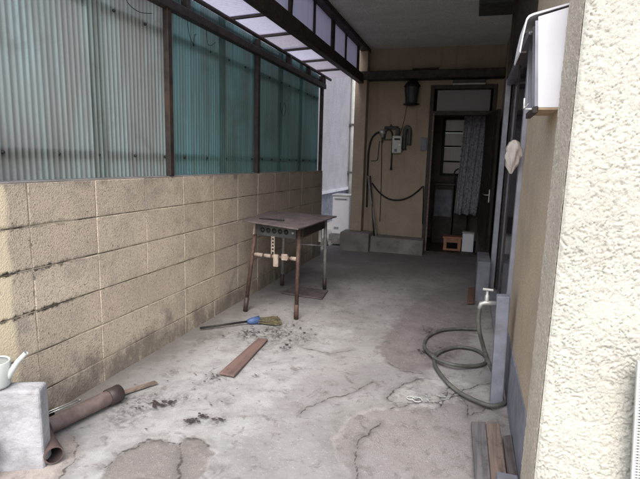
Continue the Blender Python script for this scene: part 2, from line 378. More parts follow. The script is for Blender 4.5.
rough = g2([(354, 479), (337, 456), (335, 439), (348, 416), (369, 409.5), (391, 407), (405, 405), (440, 401), (462, 393), (485, 401), (507, 408)])+[(.3, 2.5), (.3, 1.4), (-.4, 1.4)]
dark = g2([(384, 360), (378, 345), (388, 330), (402, 312), (418, 300), (440, 290), (476, 290), (480, 320), (470, 345), (452, 362), (425, 371), (402, 369)])
pale = g2([(352, 330), (330, 352), (305, 375), (283, 394), (261, 422), (240, 440), (217, 452), (200, 472)])+[(-.95, 1.1), (-1.8, 1.1), (-1.8, 2.4), (-1.6, 3.2), (-1.1, 3.5)]
pink = g2([(74, 434), (78, 445), (76, 456), (66, 467), (56, 479)])+[(-1.4, 1.0), (-2, 1.0), (-2, 1.6)]
peel = g2([(388, 396), (400, 384), (425, 376), (455, 378), (480, 384), (505, 380), (507, 402), (485, 404), (462, 396), (440, 404), (415, 406), (398, 404)])
cracks = [g2(L) for L in (
    [(105, 466), (115, 455), (130, 445), (145, 438), (160, 435.5), (172, 439.5), (180, 441), (186, 435.5), (194, 434), (202, 438), (210, 444)],
    [(180, 441), (181, 455), (179, 479)],
    [(74, 434), (78, 445), (76, 456), (66, 467), (56, 479)],
    [(380, 420), (372, 427), (360, 438), (354, 449), (354, 462), (357, 479)],
    [(391, 407), (404, 404), (420, 399), (440, 401), (452, 396), (462, 393), (478, 398), (495, 409)],
    [(452, 384), (440, 399)], [(398, 404), (388, 396), (400, 384), (425, 376)], [(440, 404), (455, 392), (480, 384), (503, 381)], [(462, 396), (470, 405), (466, 414)], [(424, 372), (402, 369), (388, 360)], [(470, 412), (488, 405), (500, 396)], [(372, 380), (350, 392), (322, 398), (300, 412)], [(300, 345), (330, 352), (352, 348)])]
xs = np.arange(-1.97, .335, .0085); ys = np.concatenate([np.arange(1.1, 4.2, .0085), np.arange(4.2, 7.02, .02)])
gx, gy = np.meshgrid(xs, ys)
jit = (vnoise(gx*28, gy*28, 3)-.5)*.03+(vnoise(gx*70, gy*70, 4)-.5)*.012
S = {'sd_patch': sdf(gx, gy, patch)+jit, 'sd_rough': sdf(gx, gy, rough)+jit, 'sd_dark': sdf(gx, gy, dark)+jit*2,
     'sd_pale': sdf(gx, gy, pale)+jit*3, 'sd_pink': sdf(gx, gy, pink)+jit, 'sd_peel': sdf(gx, gy, peel)+jit*1.6}
jx, jy = gx+(vnoise(gx*22, gy*22, 8)-.5)*.028+(vnoise(gx*60, gy*60, 18)-.5)*.01, gy+(vnoise(gx*22, gy*22, 9)-.5)*.028+(vnoise(gx*60, gy*60, 19)-.5)*.01
cd_ = np.full(gx.shape, 9.0)
for L in cracks: cd_ = np.minimum(cd_, seg_dist(jx, jy, L, False))
S['sd_crack'] = cd_
LITTER = ((158, 404, 4, 26, .012), (168, 402, 4, 16, .011), (190, 421, 3, 16, .012), (203, 416, 2.5, 10, .01), (218, 419, 4, 8, .01), (146, 429, 1, 1, .012), (213, 377, 5, 12, .01),
          (250, 332, 9, 26, .012), (275, 332, 18, 34, .011), (300, 337, 9, 10, .012), (287, 347, 3, 5, .014), (256, 375, 3, 3, .01), (240, 372, 20, 6, .008), (430, 330, 6, 16, .01), (424, 352, 3, 14, .01), (440, 352, 8, 10, .009), (180, 380, 45, 18, .008), (330, 300, 70, 30, .008), (400, 300, 50, 25, .008), (135, 405, 15, 12, .008))
soil = np.zeros(gx.shape)
for px_, py_, sp_, n_l, r_l in LITTER:
    if n_l < 5 or sp_ > 19: continue
    c_l = G(px_, py_); e_l = G(px_+sp_, py_); rad = (e_l-c_l).length*1.5+.012
    soil = np.maximum(soil, np.exp(-((gx-c_l.x)**2+((gy-c_l.y)/1.5)**2)/(rad*rad)))
for px_, py_, rad in ((210, 336, .07), (196, 342, .05), (180, 395, .06), (140, 400, .05), (225, 400, .05), (170, 372, .07), (260, 350, .06)):
    c_l = G(px_, py_); soil = np.maximum(soil, .65*np.exp(-((gx-c_l.x)**2+((gy-c_l.y)/1.3)**2)/(rad*rad)))
S['soil'] = soil*1.0
ss = lambda d, w: np.clip(d/w*.5+.5, 0, 1)
gz = -.004-.006*(vnoise(gx*2.2, gy*2.2, 5))-.0015*vnoise(gx*40, gy*40, 6)-.005*ss(S['sd_patch'], .012)-.0045*ss(S['sd_rough'], .012)
gz -= .004*np.clip(1-cd_/.012, 0, 1)
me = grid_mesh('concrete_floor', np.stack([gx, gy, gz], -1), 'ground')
for nme, arr in S.items():
    a = me.attributes.new(nme, 'FLOAT', 'POINT'); a.data.foreach_set('value', np.clip(arr, -.5, 1.0).reshape(-1).astype(np.float32))
struct(link('concrete_floor', me))
struct(MB().box(-30, 30, -3.2, 1.09, -.05, -.012).build('pavement', 'street'))
struct(MB().box(-3.0, -1.985, 3.0, 16, -.06, -.02).build('side_path', 'street'))
struct(MB().add([(-400, -400, -.09), (400, -400, -.09), (400, 400, -.09), (-400, 400, -.09)], [(0, 1, 2, 3)]).build('ground', 'asphalt', None, 0, (0, 0, -.09)))

# ================================================================ block wall
W_X, W_END = -1.89, 6.22
wall = thing('block_wall', (W_X-.05, 3.3, 0), 'low cream coated concrete block wall with dirty joints under the corrugated screen', 'wall')
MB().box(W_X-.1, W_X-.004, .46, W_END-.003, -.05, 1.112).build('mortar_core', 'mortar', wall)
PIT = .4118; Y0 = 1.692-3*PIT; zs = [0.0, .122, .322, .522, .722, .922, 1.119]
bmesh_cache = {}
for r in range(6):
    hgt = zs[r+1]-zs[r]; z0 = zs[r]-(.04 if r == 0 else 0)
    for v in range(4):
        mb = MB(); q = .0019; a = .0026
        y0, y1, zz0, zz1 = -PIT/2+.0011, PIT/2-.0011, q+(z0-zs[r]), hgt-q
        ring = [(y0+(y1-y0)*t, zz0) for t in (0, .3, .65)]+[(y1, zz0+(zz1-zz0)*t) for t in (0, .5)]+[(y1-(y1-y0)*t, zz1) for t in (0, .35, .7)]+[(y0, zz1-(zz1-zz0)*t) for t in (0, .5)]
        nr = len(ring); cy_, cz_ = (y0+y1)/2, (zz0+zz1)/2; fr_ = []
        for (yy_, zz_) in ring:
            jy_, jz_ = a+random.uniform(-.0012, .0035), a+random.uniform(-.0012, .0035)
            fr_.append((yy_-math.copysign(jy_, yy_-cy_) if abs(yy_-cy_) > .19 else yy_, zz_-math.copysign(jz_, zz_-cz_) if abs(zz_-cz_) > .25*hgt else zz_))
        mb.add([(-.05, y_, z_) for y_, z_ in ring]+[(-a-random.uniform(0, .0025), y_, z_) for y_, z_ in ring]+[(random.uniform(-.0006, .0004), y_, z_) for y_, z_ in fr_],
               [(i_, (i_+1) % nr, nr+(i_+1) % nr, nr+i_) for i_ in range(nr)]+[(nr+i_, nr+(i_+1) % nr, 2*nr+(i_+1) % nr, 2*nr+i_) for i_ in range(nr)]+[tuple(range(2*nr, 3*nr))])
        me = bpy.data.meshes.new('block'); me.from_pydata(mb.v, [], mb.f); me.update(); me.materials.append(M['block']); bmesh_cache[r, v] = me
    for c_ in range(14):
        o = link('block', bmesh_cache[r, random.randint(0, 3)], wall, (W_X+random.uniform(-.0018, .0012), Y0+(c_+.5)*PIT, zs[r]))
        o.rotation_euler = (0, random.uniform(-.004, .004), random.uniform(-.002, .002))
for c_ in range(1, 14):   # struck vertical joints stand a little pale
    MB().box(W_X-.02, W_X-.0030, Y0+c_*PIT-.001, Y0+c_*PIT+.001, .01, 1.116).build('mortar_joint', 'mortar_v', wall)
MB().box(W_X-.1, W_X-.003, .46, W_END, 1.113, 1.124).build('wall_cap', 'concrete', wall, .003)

# ================================================================ corrugated screen on the wall
SX = -1.94; PITCHC = .034; AMP = .0075
scr = thing('corrugated_screen', (SX, 4.0, 1.124), 'steel framed screen of corrugated translucent sheets standing on the block wall', 'screen')
def corr_sheet(name, y0, y1, z0, z1, x, mat, parent):
    n = int((y1-y0)/PITCHC*8); yy = np.linspace(y0, y1, n)
    zz = np.linspace(z0, z1, 4); P = np.zeros((4, n, 3))
    for i, z in enumerate(zz):
        w = .004*np.sin(yy*3+z*2)
        P[i, :, 0] = x+AMP*np.sin(2*math.pi*yy/PITCHC)+w-np.array(origins[parent.name])[0]
        P[i, :, 1] = yy-origins[parent.name][1]; P[i, :, 2] = z-origins[parent.name][2]
    return link(name, grid_mesh(name, P, mat), parent, origins[parent.name])
seams = [1.52, 2.205, 2.86, 3.56, 4.20, 4.81, 5.42, 6.06]
for i in range(len(seams)-1):
    a, b_ = seams[i]-.055, seams[i+1]+.055
    o = corr_sheet('corrugated_sheet', a, min(b_, 6.14), 1.127, 2.325, SX+(i % 2)*.0025, 'sheet_grey' if b_ < 2.95 else 'sheet_teal', scr)
for y in (1.46, 2.80, 4.165, 6.135):
    w = .045 if y < 3 else .05
    MB().box(-1.923, -1.885, y-w/2, y+w/2, 1.126, 2.30).build('post', 'steel', scr, .003)
MB().box(-1.927, -1.872, 1.42, 6.22, 2.165, 2.222).build('top_rail', 'steel', scr, .004)
for z in (2.03, 1.25):   # purlins behind the sheets
    ra = MB().box(-1.99, -1.951, 1.42, 6.15, z-.024, z+.024).build('back_rail', 'dark_grey', scr, .003)
    y = 1.62
    while y < 6.1:
        MB().lathe((SX+.004, y, z), [(0, .012), (.005, .011), (.009, .005), (.009, -.002)], 8, 0).build('bolt', 'black', ra); y += random.choice((.23, .27, .3))
for pts in ([(3.05, 2.168), (3.07, 2.08), (3.12, 2.03), (3.14, 2.09), (3.16, 2.10)], [(3.30, 2.168), (3.31, 2.08), (3.36, 2.07), (3.43, 2.11)],
            [(2.42, 2.168), (2.44, 2.10), (2.54, 2.075), (2.66, 2.10)], [(4.75, 1.82), (4.78, 1.74), (4.85, 1.70), (4.9, 1.78), (4.86, 1.83), (4.79, 1.72)]):
    MB().tube(smooth_path([(-1.915, y, z) for y, z in pts], 5), .0022, 5).build('tie_wire', 'cable', scr)

# ================================================================ translucent canopy and clerestory
CX = -1.55
can = thing('canopy', (CX, 4.5, 2.3), 'translucent corrugated canopy roof with dark beam and strip of clerestory panes', 'canopy')
RY0 = 2.45; RY1 = 6.55
ry = [RY0]+[3.684-.585*i for i in range(1, 0, -1)]+[3.684+.572*i for i in range(5)]+[RY1]
def rz(x): return 2.352+(x+2.2)*.05
for i in range(len(ry)-1):
    n = int((ry[i+1]-ry[i]+.04)/PITCHC*8); yy = np.linspace(ry[i]-.02, min(ry[i+1]+.02, RY1), n); xx = np.linspace(-2.2, -1.545, 5)
    P = np.zeros((5, n, 3))
    for j, x in enumerate(xx): P[j, :, 0] = x-CX; P[j, :, 1] = yy-4.5; P[j, :, 2] = rz(x)+.0065*np.sin(2*math.pi*yy/PITCHC)-2.3+.003*(i % 2)
    link('roof_sheet', grid_mesh('roof_sheet', P, 'roof_b' if i in (3, 5, 6) else 'roof_a'), can, (CX, 4.5, 2.3))
for y in ry[:-1]:
    MB().bar((-2.2, y, rz(-2.2)-.02), (-1.56, y, rz(-1.56)-.02), .026, .02).build('batten', 'steel', can)
for x, r, y1, dz in ((-1.90, .017, 6.5, -.03), (-2.16, .02, 6.45, -.034)):
    MB().tube([(x, RY0, rz(x)+dz-.012), (x, y1, rz(x)+dz-.012)], r, 10).build('eave_pipe', 'steel', can)
MB().tube([(-1.965, RY0, 2.27), (-1.965, 6.36, 2.27)], .024, 12).build('gutter_pipe', 'steel', can)
for y in (3.02, 4.95, 5.6, 6.2):
    MB().box(-1.985, -1.88, y-.02, y+.02, 2.222, 2.325).build('bracket', 'steel', can, .003)
MB().box(CX-.045, CX+.03, 2.2, 6.83, 2.325, 2.447).build('beam', 'steel', can, .005)
MB().box(CX-.03, CX+.085, 2.2, 6.98, 2.752, 2.806).build('head_trim', 'steel', can, .004)
mull = [(2.78, .05), (3.40, .018), (4.03, .05), (4.68, .016), (5.31, .05), (5.37, .014), (5.90, .016), (6.56, .06)]
for y, w in mull: MB().box(CX-.03, CX+.015, y-w/2, y+w/2, 2.448, 2.751).build('mullion', 'steel', can, .002)
for i in range(len(mull)-1):
    a, b_ = mull[i][0]+mull[i][1]/2, mull[i+1][0]-mull[i+1][1]/2
    if b_-a > .03: MB().box(CX-.012, CX-.008, a, b_, 2.448, 2.751).build('clerestory_pane', 'roof_a', can)
MB().bar((CX+.0, 4.06, 2.45), (CX+.0, 4.12, 2.752), .012, .012, (1, 0, 0)).build('stay_bar', 'steel', can)

# ================================================================ the house
WX, BY, CZ = .27, 7.0, 2.806
hs_ = thing('house', (1.0, 4.0, 0), 'tan stuccoed house with open back door, sliding door and ceiling over the passage', 'house')
MB().box(CX+.05, .33, 2.2, 7.05, CZ, 3.0).build('ceiling', 'ceiling', hs_)
MB().box(WX+.002, .5, 1.832, 2.96, .302, CZ+.1).build('side_wall', 'stucco_tan', hs_)
MB().box(WX-.002, .5, 1.832, 2.985, -.02, .30).build('skirting', 'bluegrey', hs_, .004)
MB().box(WX+.004, .5, 2.97, 4.98, 2.03, CZ+.1).build('door_header', 'wood_dark', hs_)
MB().box(.318, .5, 4.98, 7.0, .0, CZ+.1).build('side_wall', 'stucco_back', hs_)
MB().box(WX-.02, .317, 4.96, 5.04, 0, CZ-.002).build('corner_post', 'wood_dark', hs_, .004)
MB().box(.53, 9, 1.9, 2.1, -.02, 6.5).build('added_front_wall', 'stucco_band', hs_)  # house front added only for the shadow it casts
MB().box(.36, 9, 2.1, 9.2, 3.0, 6.5).build('unseen_upper_storey', 'stucco_white', hs_)  # out of view, put in to cast shade
# back wall round the door opening
DX0, DX1, DH, TH = -.565, .195, 1.93, 2.255
MB().box(-1.66, DX0-.05, BY, BY+.12, 0, CZ+.1).build('back_wall', 'stucco_back', hs_)
MB().box(DX0-.05, .40, BY, BY+.12, TH+.05, CZ+.1).build('back_wall', 'stucco_back', hs_)
MB().box(DX1+.05, .40, BY, BY+.12, 0, TH+.05).build('back_wall', 'stucco_back', hs_)
MB().box(-1.64, -1.475, 6.84, BY, .26, CZ-.001).build('pilaster', 'stucco_back', hs_, .004)
MB().box(-1.74, -1.32, 6.66, BY-.002, -.02, .255).build('pilaster_base', 'concrete', hs_, .012, None, 2)
pl = MB(); pl.hexa([(-1.318, 6.73, -.02), (-.572, 6.73, -.02), (-.572, 6.998, -.02), (-1.318, 6.998, -.02), (-1.318, 6.78, .205), (-.572, 6.78, .195), (-.572, 6.998, .205), (-1.318, 6.998, .215)])
pl.build('plinth', 'concrete', hs_, .012, None, 2)
MB().box(-1.60, .316, 6.80, BY-.002, 2.372, 2.482).build('eaves_box', 'steel', hs_, .008)
MB().box(-.86, -.52, 6.83, 6.97, 2.491, 2.51).build('eaves_board', 'wood_dark', hs_)
# door frame, transom
MB().box(DX0-.05, DX0, 6.97, BY+.13, 0, TH+.05).build('door_jamb', 'wood_dark', hs_, .003)
MB().box(DX1, DX1+.05, 6.97, BY+.13, 0, TH+.05).build('door_jamb', 'wood_dark', hs_, .003)
MB().box(DX0, DX1, 6.97, BY+.13, TH, TH+.05).build('door_head', 'wood_dark', hs_, .003)
MB().box(DX0, DX1, 6.965, BY+.13, DH-.02, DH+.035).build('transom_bar', 'wood_dark', hs_, .003)
MB().box(DX0, DX1, 6.95, BY+.13, -.02, .03).build('door_sill', 'wood_dark', hs_, .003)
MB().box(DX0+.04, DX1-.03, BY+.03, BY+.036, DH+.04, TH-.01).build('transom_pane', 'frost', hs_)
MB().box(DX0+.001, DX0+.022, 6.945, 6.968, .03, 1.93).build('jamb_strip', 'plank_brown', hs_)
# open door leaf, hinged on the right jamb and swung out towards the side wall
hx, hy, fx, fy = .125, 6.955, .245, 6.27
d = Vector((fx-hx, fy-hy, 0)).normalized(); n_ = Vector((-d.y, d.x, 0))
leaf = MB(); q = [(hx, hy), (fx, fy), (fx+n_.x*.034, fy+n_.y*.034), (hx+n_.x*.034, hy+n_.y*.034)]
leaf.slab(q, .04, 1.915); leaf_o = leaf.build('door_leaf', 'wood_door', hs_, .003)
for z0, z1 in ((.2, .85), (1.05, 1.75)):
    a = Vector((hx, hy, 0))+d*.12-n_*.004; b_ = Vector((hx, hy, 0))+d*.57-n_*.004
    MB().bar(a+Vector((0, 0, (z0+z1)/2)), b_+Vector((0, 0, (z0+z1)/2)), .006, z1-z0).build('door_panel', 'wood_dark', leaf_o, .003)
hp = Vector((hx, hy, 0))+d*.62-n_*.008
hd = MB(); hd.bar(hp+Vector((0, 0, .80)), hp+Vector((0, 0, .96)), .012, .035); hd.build('handle_plate', 'silver', leaf_o, .002)
hp2 = hp-n_*.045; MB().tube([hp+Vector((0, 0, .89)), hp2+Vector((0, 0, .89)), hp2-d*.11+Vector((0, 0, .893))], .009, 8).build('handle', 'silver', leaf_o)
# room behind the door
RZ = -.02
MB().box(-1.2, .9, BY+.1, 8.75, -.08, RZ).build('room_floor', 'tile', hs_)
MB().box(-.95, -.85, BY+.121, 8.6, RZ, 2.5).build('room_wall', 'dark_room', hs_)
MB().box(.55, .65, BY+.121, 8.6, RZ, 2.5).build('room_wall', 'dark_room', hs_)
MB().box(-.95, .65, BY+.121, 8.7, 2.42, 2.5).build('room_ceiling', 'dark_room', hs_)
wx0, wx1, wz0, wz1 = -.52, .1, 1.06, 2.03
for a in ((-.95, wx0, RZ, 2.5), (wx1, .65, RZ, 2.5), (wx0, wx1, RZ, wz0), (wx0, wx1, wz1, 2.5)):
    MB().box(a[0], a[1], 8.6, 8.7, a[2], a[3]).build('room_wall', 'dark_room', hs_)
win = MB().box(wx0, wx0+.045, 8.56, 8.66, wz0, wz1).box(wx1-.045, wx1, 8.56, 8.66, wz0, wz1).box(wx0+.045, wx1-.045, 8.56, 8.66, wz0, wz0+.04).box(wx0+.045, wx1-.045, 8.56, 8.66, wz1-.04, wz1).build('room_window', 'black', hs_)
for z in (1.30, 1.55, 1.79): MB().box(wx0+.045, wx1-.045, 8.58, 8.61, z-.014, z+.014).build('window_bar', 'black', win)
zb = [wz0+.04, 1.286, 1.314, 1.536, 1.564, 1.776, 1.804, wz1-.04]
for i in range(4): MB().box(wx0+.045, wx1-.045, 8.63, 8.634, zb[2*i], zb[2*i+1]).build('window_pane', 'dull_pane', win)

# sliding door in the side wall
sd = MB().box(WX-.019, WX+.05, 2.985, 3.04, .04, 2.028).build('sliding_door', 'alu', hs_, .003)
MB().box(WX-.032, WX+.015, 4.86, 4.94, .04, 2.028).build('door_frame', 'alu', sd, .003)
MB().box(WX-.025, WX+.05, 3.051, 4.859, 1.975, 2.027).build('door_frame', 'alu', sd, .003)
MB().box(WX-.03, WX+.06, 3.051, 4.859, .04, .085).build('door_track', 'alu', sd, .003)
for a, x in ((3.06, .004), (3.93, .026)):
    for y0, y1 in ((a, a+.045), (a+.87, a+.915)): MB().box(WX+x, WX+x+.018, y0, y1, .087, 1.973).build('stile', 'steel', sd)
    MB().box(WX+x+.006, WX+x+.012, a+.046, a+.869, .087, 1.973).build('door_pane', 'dark_glass', sd)
MB().box(WX-.02, .5, 2.99, 4.95, -.02, .038).build('door_sill', 'concrete', hs_, .004)
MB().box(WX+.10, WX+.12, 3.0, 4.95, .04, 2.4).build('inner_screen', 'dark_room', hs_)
# gate pillar: real combed stucco relief on its street face
PX0, PX1, PY0, PY1 = .262, .535, 1.56, 1.831
u = np.arange(0, PX1-PX0+.001, .003); zz = np.arange(-.02, 2.9, .0035); uu, zz2 = np.meshgrid(u, zz)
def relief(uu, vv, seed, sc=1.0):
    a = uu*.8+vv*.35; b_ = vv-uu*.45                                    # trowel strokes run slightly downhill
    wx = (vnoise(uu*22*sc, vv*22*sc, seed)-.5)*.05; wy = (vnoise(uu*22*sc, vv*22*sc, seed+1)-.5)*.05
    n1 = vnoise((a+wx)*55*sc, (b_+wy)*120*sc, seed+2); n2 = vnoise((a+wx)*110*sc, (b_+wy)*230*sc, seed+3); n3 = vnoise(uu*30*sc, vv*34*sc, seed+4)
    rd = 1-np.abs(2*n1-1)                                               # narrow furrows between trowelled flakes
    n4 = vnoise(uu*9+3, vv*7, seed+6); n5 = vnoise(a*70*sc, b_*95*sc, seed+7)
    cut = np.clip((n4*.6+n5*.7+.12*np.clip(1.4-vv, 0, 1.4)-.42)/.4, 0, 1)  # strokes come and go across the face
    h = .55*(1-cut*np.clip(rd**6, 0, 1))+.20*n2+.26*n3*(.4+.6*cut)
    return h-.2
hgt = relief(uu, zz2, 40, 1.75)*.0145
edge = np.clip(uu/.008, 0, 1)*np.clip((PX1-PX0-uu)/.008, 0, 1)
P = np.stack([PX0+uu-1.0+(1-np.clip(uu/.006, 0, 1))*0, PY0-hgt*edge-4.0, zz2], -1)
pil = MB().box(PX0+.001, PX1-.001, PY0+.002, PY1, -.02, 2.9).build('gate_pillar', 'stucco_band', hs_)
link('stucco_face', grid_mesh('stucco_face', P, 'stucco_pillar'), pil, (1.0, 4.0, 0))
u = np.arange(0, PY1-PY0+.001, .004); uu, zz2 = np.meshgrid(u, zz)
h2 = (vnoise(uu*120, zz2*120, 61)*.6+vnoise(uu*45, zz2*45, 62)*.5)*.0045
P = np.stack([PX0-h2*np.clip(uu/.006, 0, 1)*np.clip((PY1-PY0-uu)/.006, 0, 1)-1.0, PY1-uu-4.0, zz2], -1)
link('stucco_face', grid_mesh('stucco_face', P, 'stucco_band'), pil, (1.0, 4.0, 0))
# ceiling hatch and hanging fittings
tag(MB().box(-.05, .30, 5.0, 5.42, 2.73, 2.804).build('ceiling_box', 'dark_grey', None, .006), 'dark grey box fixed to the stuccoed ceiling', 'box')

# ================================================================ neighbour's house beyond the wall
nb = thing('neighbour_house', (-3.2, 8, 0), 'pale stuccoed neighbouring house seen through the gap beyond the block wall', 'house')
NX = -2.8
MB().box(NX-.25, NX, 3.2, 15, .66, 5.2).build('wall', 'stucco_white', nb)
MB().box(NX-.25, NX+.03, 3.2, 15, .60, .655).build('drip_ledge', 'white_metal', nb)
MB().box(NX-.25, NX-.01, 3.2, 15, -.05, .598).build('foundation', 'bluegrey', nb)
MB().tube([(NX+.09, 11.3, .05), (NX+.09, 11.3, 5.0)], .08, 12).build('downpipe', 'white_plastic', nb)
for z in (1.0, 2.1, 3.2): MB().box(NX, NX+.18, 11.2, 11.4, z-.02, z+.02).build('pipe_clip', 'dark_grey', nb)
for ya, yb, za, zb_ in ((4.6, 5.7, 1.35, 2.25), (7.2, 8.1, 1.4, 2.6)):
    wf = MB().box(NX, NX+.05, ya, ya+.05, za, zb_).box(NX, NX+.05, yb-.05, yb, za, zb_).box(NX, NX+.05, ya+.05, yb-.05, za, za+.05).box(NX, NX+.05, ya+.05, yb-.05, zb_-.05, zb_).build('window', 'steel', nb)
    MB().box(NX, NX+.012, ya+.05, yb-.05, za+.05, zb_-.05).build('pane', 'dark_glass', wf)
MB().tube([(NX+.06, 4.15, .0), (NX+.06, 4.15, 5.0)], .04, 10).build('downpipe', 'dark_grey', nb)

# ================================================================ things against the back wall
# lantern
lt = thing('wall_lantern', (-.85, 6.86, 2.02), 'dark barred lantern hanging on the brown back wall under the eaves box', 'lantern')
lx, ly = -.855, 6.87
MB().lathe((lx, ly, 0), [(.02, 2.36), (.06, 2.345), (.105, 2.295), (.115, 2.275), (.098, 2.27)], 6).build('cap', 'black', lt)
MB().lathe((lx, ly, 0), [(.088, 2.272), (.068, 2.06)], 6).build('glass', 'dark_grey', lt)
for j in range(6):
    a = 2*math.pi*j/6
    MB().bar((lx+.096*math.cos(a), ly+.096*math.sin(a), 2.275), (lx+.073*math.cos(a), ly+.073*math.sin(a), 2.055), .012, .012).build('bar', 'black', lt)
MB().lathe((lx, ly, 0), [(.0, 2.06), (.105, 2.055), (.115, 2.04), (.06, 2.025), (0, 2.02)], 6).build('base_plate', 'black', lt)
MB().box(lx-.03, lx+.03, 6.9, 6.999, 2.26, 2.34).build('bracket', 'black', lt)
tag(MB().tube(smooth_path([(-.93, 6.985, 2.05), (-.955, 6.99, 1.85), (-1.0, 6.99, 1.66)], 5), .004, 5).build('lamp_wire', 'cable'), 'thin wire running down the wall from the lantern', 'wire')
lm = thing('strip_lamp', (-.12, 6.95, 2.30), 'slim strip lamp with pale lip above the back door transom', 'lamp')
MB().box(-.33, .085, 6.90, 6.968, 2.315, 2.362).build('housing', 'dark_grey', lm, .004)
MB().box(-.33, .085, 6.885, 6.966, 2.298, 2.313).build('diffuser_lip', 'white_plastic', lm, .003)
# gas meter with its pipework
gm = thing('gas_meter', (-1.03, 6.95, 1.38), 'small pale gas meter with grey pipework and regulator on the brown wall', 'meter')
bd = MB().box(-1.095, -.962, 6.90, 6.985, 1.385, 1.625).build('body', 'white_plastic', gm, .012, None, 2)
MB().box(-1.065, -.985, 6.895, 6.899, 1.565, 1.59).build('display', 'black', bd)
MB().box(-1.06, -1.02, 6.895, 6.899, 1.405, 1.445).build('label_plate', 'bluegrey', bd)
MB().box(-1.0, -.978, 6.894, 6.899, 1.49, 1.51).build('button', 'white_metal', bd)
MB().tube([(-1.03, 6.955, 1.626), (-1.03, 6.955, 1.73)], .032, 10).build('pipe', 'dark_grey', gm)
MB().tube([(-1.22, 6.96, 1.735), (-1.03, 6.96, 1.735)], .022, 8).build('pipe', 'dark_grey', gm)
MB().tube(smooth_path([(-.93, 6.955, 1.44), (-.93, 6.955, 1.70), (-.90, 6.955, 1.745), (-.865, 6.955, 1.70), (-.865, 6.955, 1.50)], 5), .028, 10).build('pipe', 'dark_grey', gm)
MB().tube([(-.95, 6.96, 1.45), (-.93, 6.96, 1.45)], .02, 8).build('coupling', 'dark_grey', gm)
rg = MB().lathe((-1.245, 6.95, 1.66), [(0, -.06), (.02, -.055), (.03, -.02), (.045, .0), (.045, .03), (.02, .05), (0, .055)], 12).build('regulator', 'silver', gm)
MB().tube([(-1.245, 6.95, 1.60), (-1.245, 6.95, 1.53)], .016, 8).build('nozzle', 'dark_grey', rg)
MB().tube([(-1.22, 6.96, 1.57), (-1.09, 6.96, 1.575)], .008, 6).build('branch_pipe', 'dark_grey', gm)
MB().lathe((-1.13, 6.95, 1.752), [(.02, 0), (.014, .015), (.006, .03), (0, .032)], 8).build('valve', 'dark_grey', gm)
tag(MB().tube(smooth_path([(-1.25, 6.96, 1.67), (-1.33, 6.96, 1.66), (-1.40, 6.965, 1.58), (-1.435, 6.97, 1.42), (-1.44, 6.97, 1.2), (-1.437, 6.972, .95), (-1.43, 6.975, .6)], 6), .013, 8).build('gas_hose', 'black'), 'black hose curving from the regulator down beside the pilaster', 'hose')
tag(MB().tube(smooth_path([(-1.215, 6.955, 1.58), (-1.2, 6.95, 1.68), (-1.15, 6.95, 1.71), (-1.105, 6.95, 1.65), (-1.1, 6.95, 1.5), (-1.1, 6.955, 1.2)], 6)+[(-1.1, 6.955, 1.15)], [.011]*31+[.018], 8).build('drain_hose', 'black'), 'short black hose looping up and hanging straight below the gas meter', 'hose')
tag(MB().tube(smooth_path([(-1.29, 6.985, 1.55), (-1.30, 6.985, 1.35), (-1.315, 6.985, 1.28), (-1.40, 6.985, 1.27)], 5), .006, 6).build('conduit', 'dark_grey'), 'thin bent conduit on the wall left of the gas meter', 'conduit')
tag(MB().tube([(-1.255, 6.988, 1.53), (-1.235, 6.988, .9), (-1.23, 6.988, .4)], .005, 6).build('cable', 'cable'), 'thin cable running straight down the wall from the regulator', 'cable')
tag(MB().box(-.71, -.625, 6.975, 6.998, 1.43, 1.61).build('wall_plate', 'bluegrey', None, .004), 'small blue grey rectangular plate on the wall beside the back door', 'plate')
# sagging cable
pts = [U(x, y, 1, 6.97) for x, y in ((372, 183), (378, 191), (386, 197.5), (394, 200), (403, 199.5), (412, 195.5), (419, 190), (422.5, 186.5))]
tag(MB().tube(smooth_path(pts, 5), .012, 6).build('sagging_hose', 'black'), 'dark hose sagging in a curve across the brown back wall', 'hose')
pts = [U(x, y, 1, 6.965) for x, y in ((423.5, 186), (423.3, 205), (422.5, 224))]
tag(MB().tube(pts, .009, 6).build('hanging_rod', 'black'), 'thin dark rod hanging on the wall at the left of the door jamb', 'rod')
for (x0, y0, x1, y1), nm, lb in (((366.5, 176, 373.5, 238), 'grey_metal', 'slim grey stick leaning on the pilaster'), ((369, 176, 371.5, 238), 'wood_dark', 'dark stick standing upright against the pilaster')):
    a = U(x0, y0, 1, 6.80 if nm == 'grey_metal' else 6.82); b_ = U(x1, y1, 1, 6.72)
    a.x = max(a.x, -1.45); b_.z = max(b_.z, .213)
    tag(MB().tube([(a.x, 6.90, a.z), (b_.x+.02, 6.80, .214)], .011, 7).build('stick', nm), lb, 'stick')

# inside the doorway
st = thing('step_stool', (-.19, 7.12, RZ), 'small orange wooden stool on the floor just inside the door', 'stool')
sx0, sx1, sy0, sy1 = -.318, -.075, 7.135, 7.33
MB().box(sx0-.01, sx1+.01, sy0-.01, sy1+.01, .2, .228).build('seat', 'orange_wood', st, .004)
for x in (sx0, sx1-.045):
    MB().box(x, x+.045, sy0, sy0+.03, RZ, .199).build('leg', 'orange_wood', st, .003); MB().box(x, x+.045, sy1-.03, sy1, RZ, .199).build('leg', 'orange_wood', st, .003)
MB().box(sx0+.046, sx1-.046, sy0, sy0+.028, .145, .199).build('apron', 'orange_wood', st)
MB().box(sx0+.046, sx1-.046, sy0, sy0+.028, RZ+.03, RZ+.075).build('stretcher', 'orange_wood', st)
MB().box(sx0+.046, sx1-.046, sy1-.028, sy1, .145, .199).build('apron', 'orange_wood', st)
cb = thing('white_canister', (.02, 7.2, RZ), 'white upright box standing beside the orange stool', 'box')
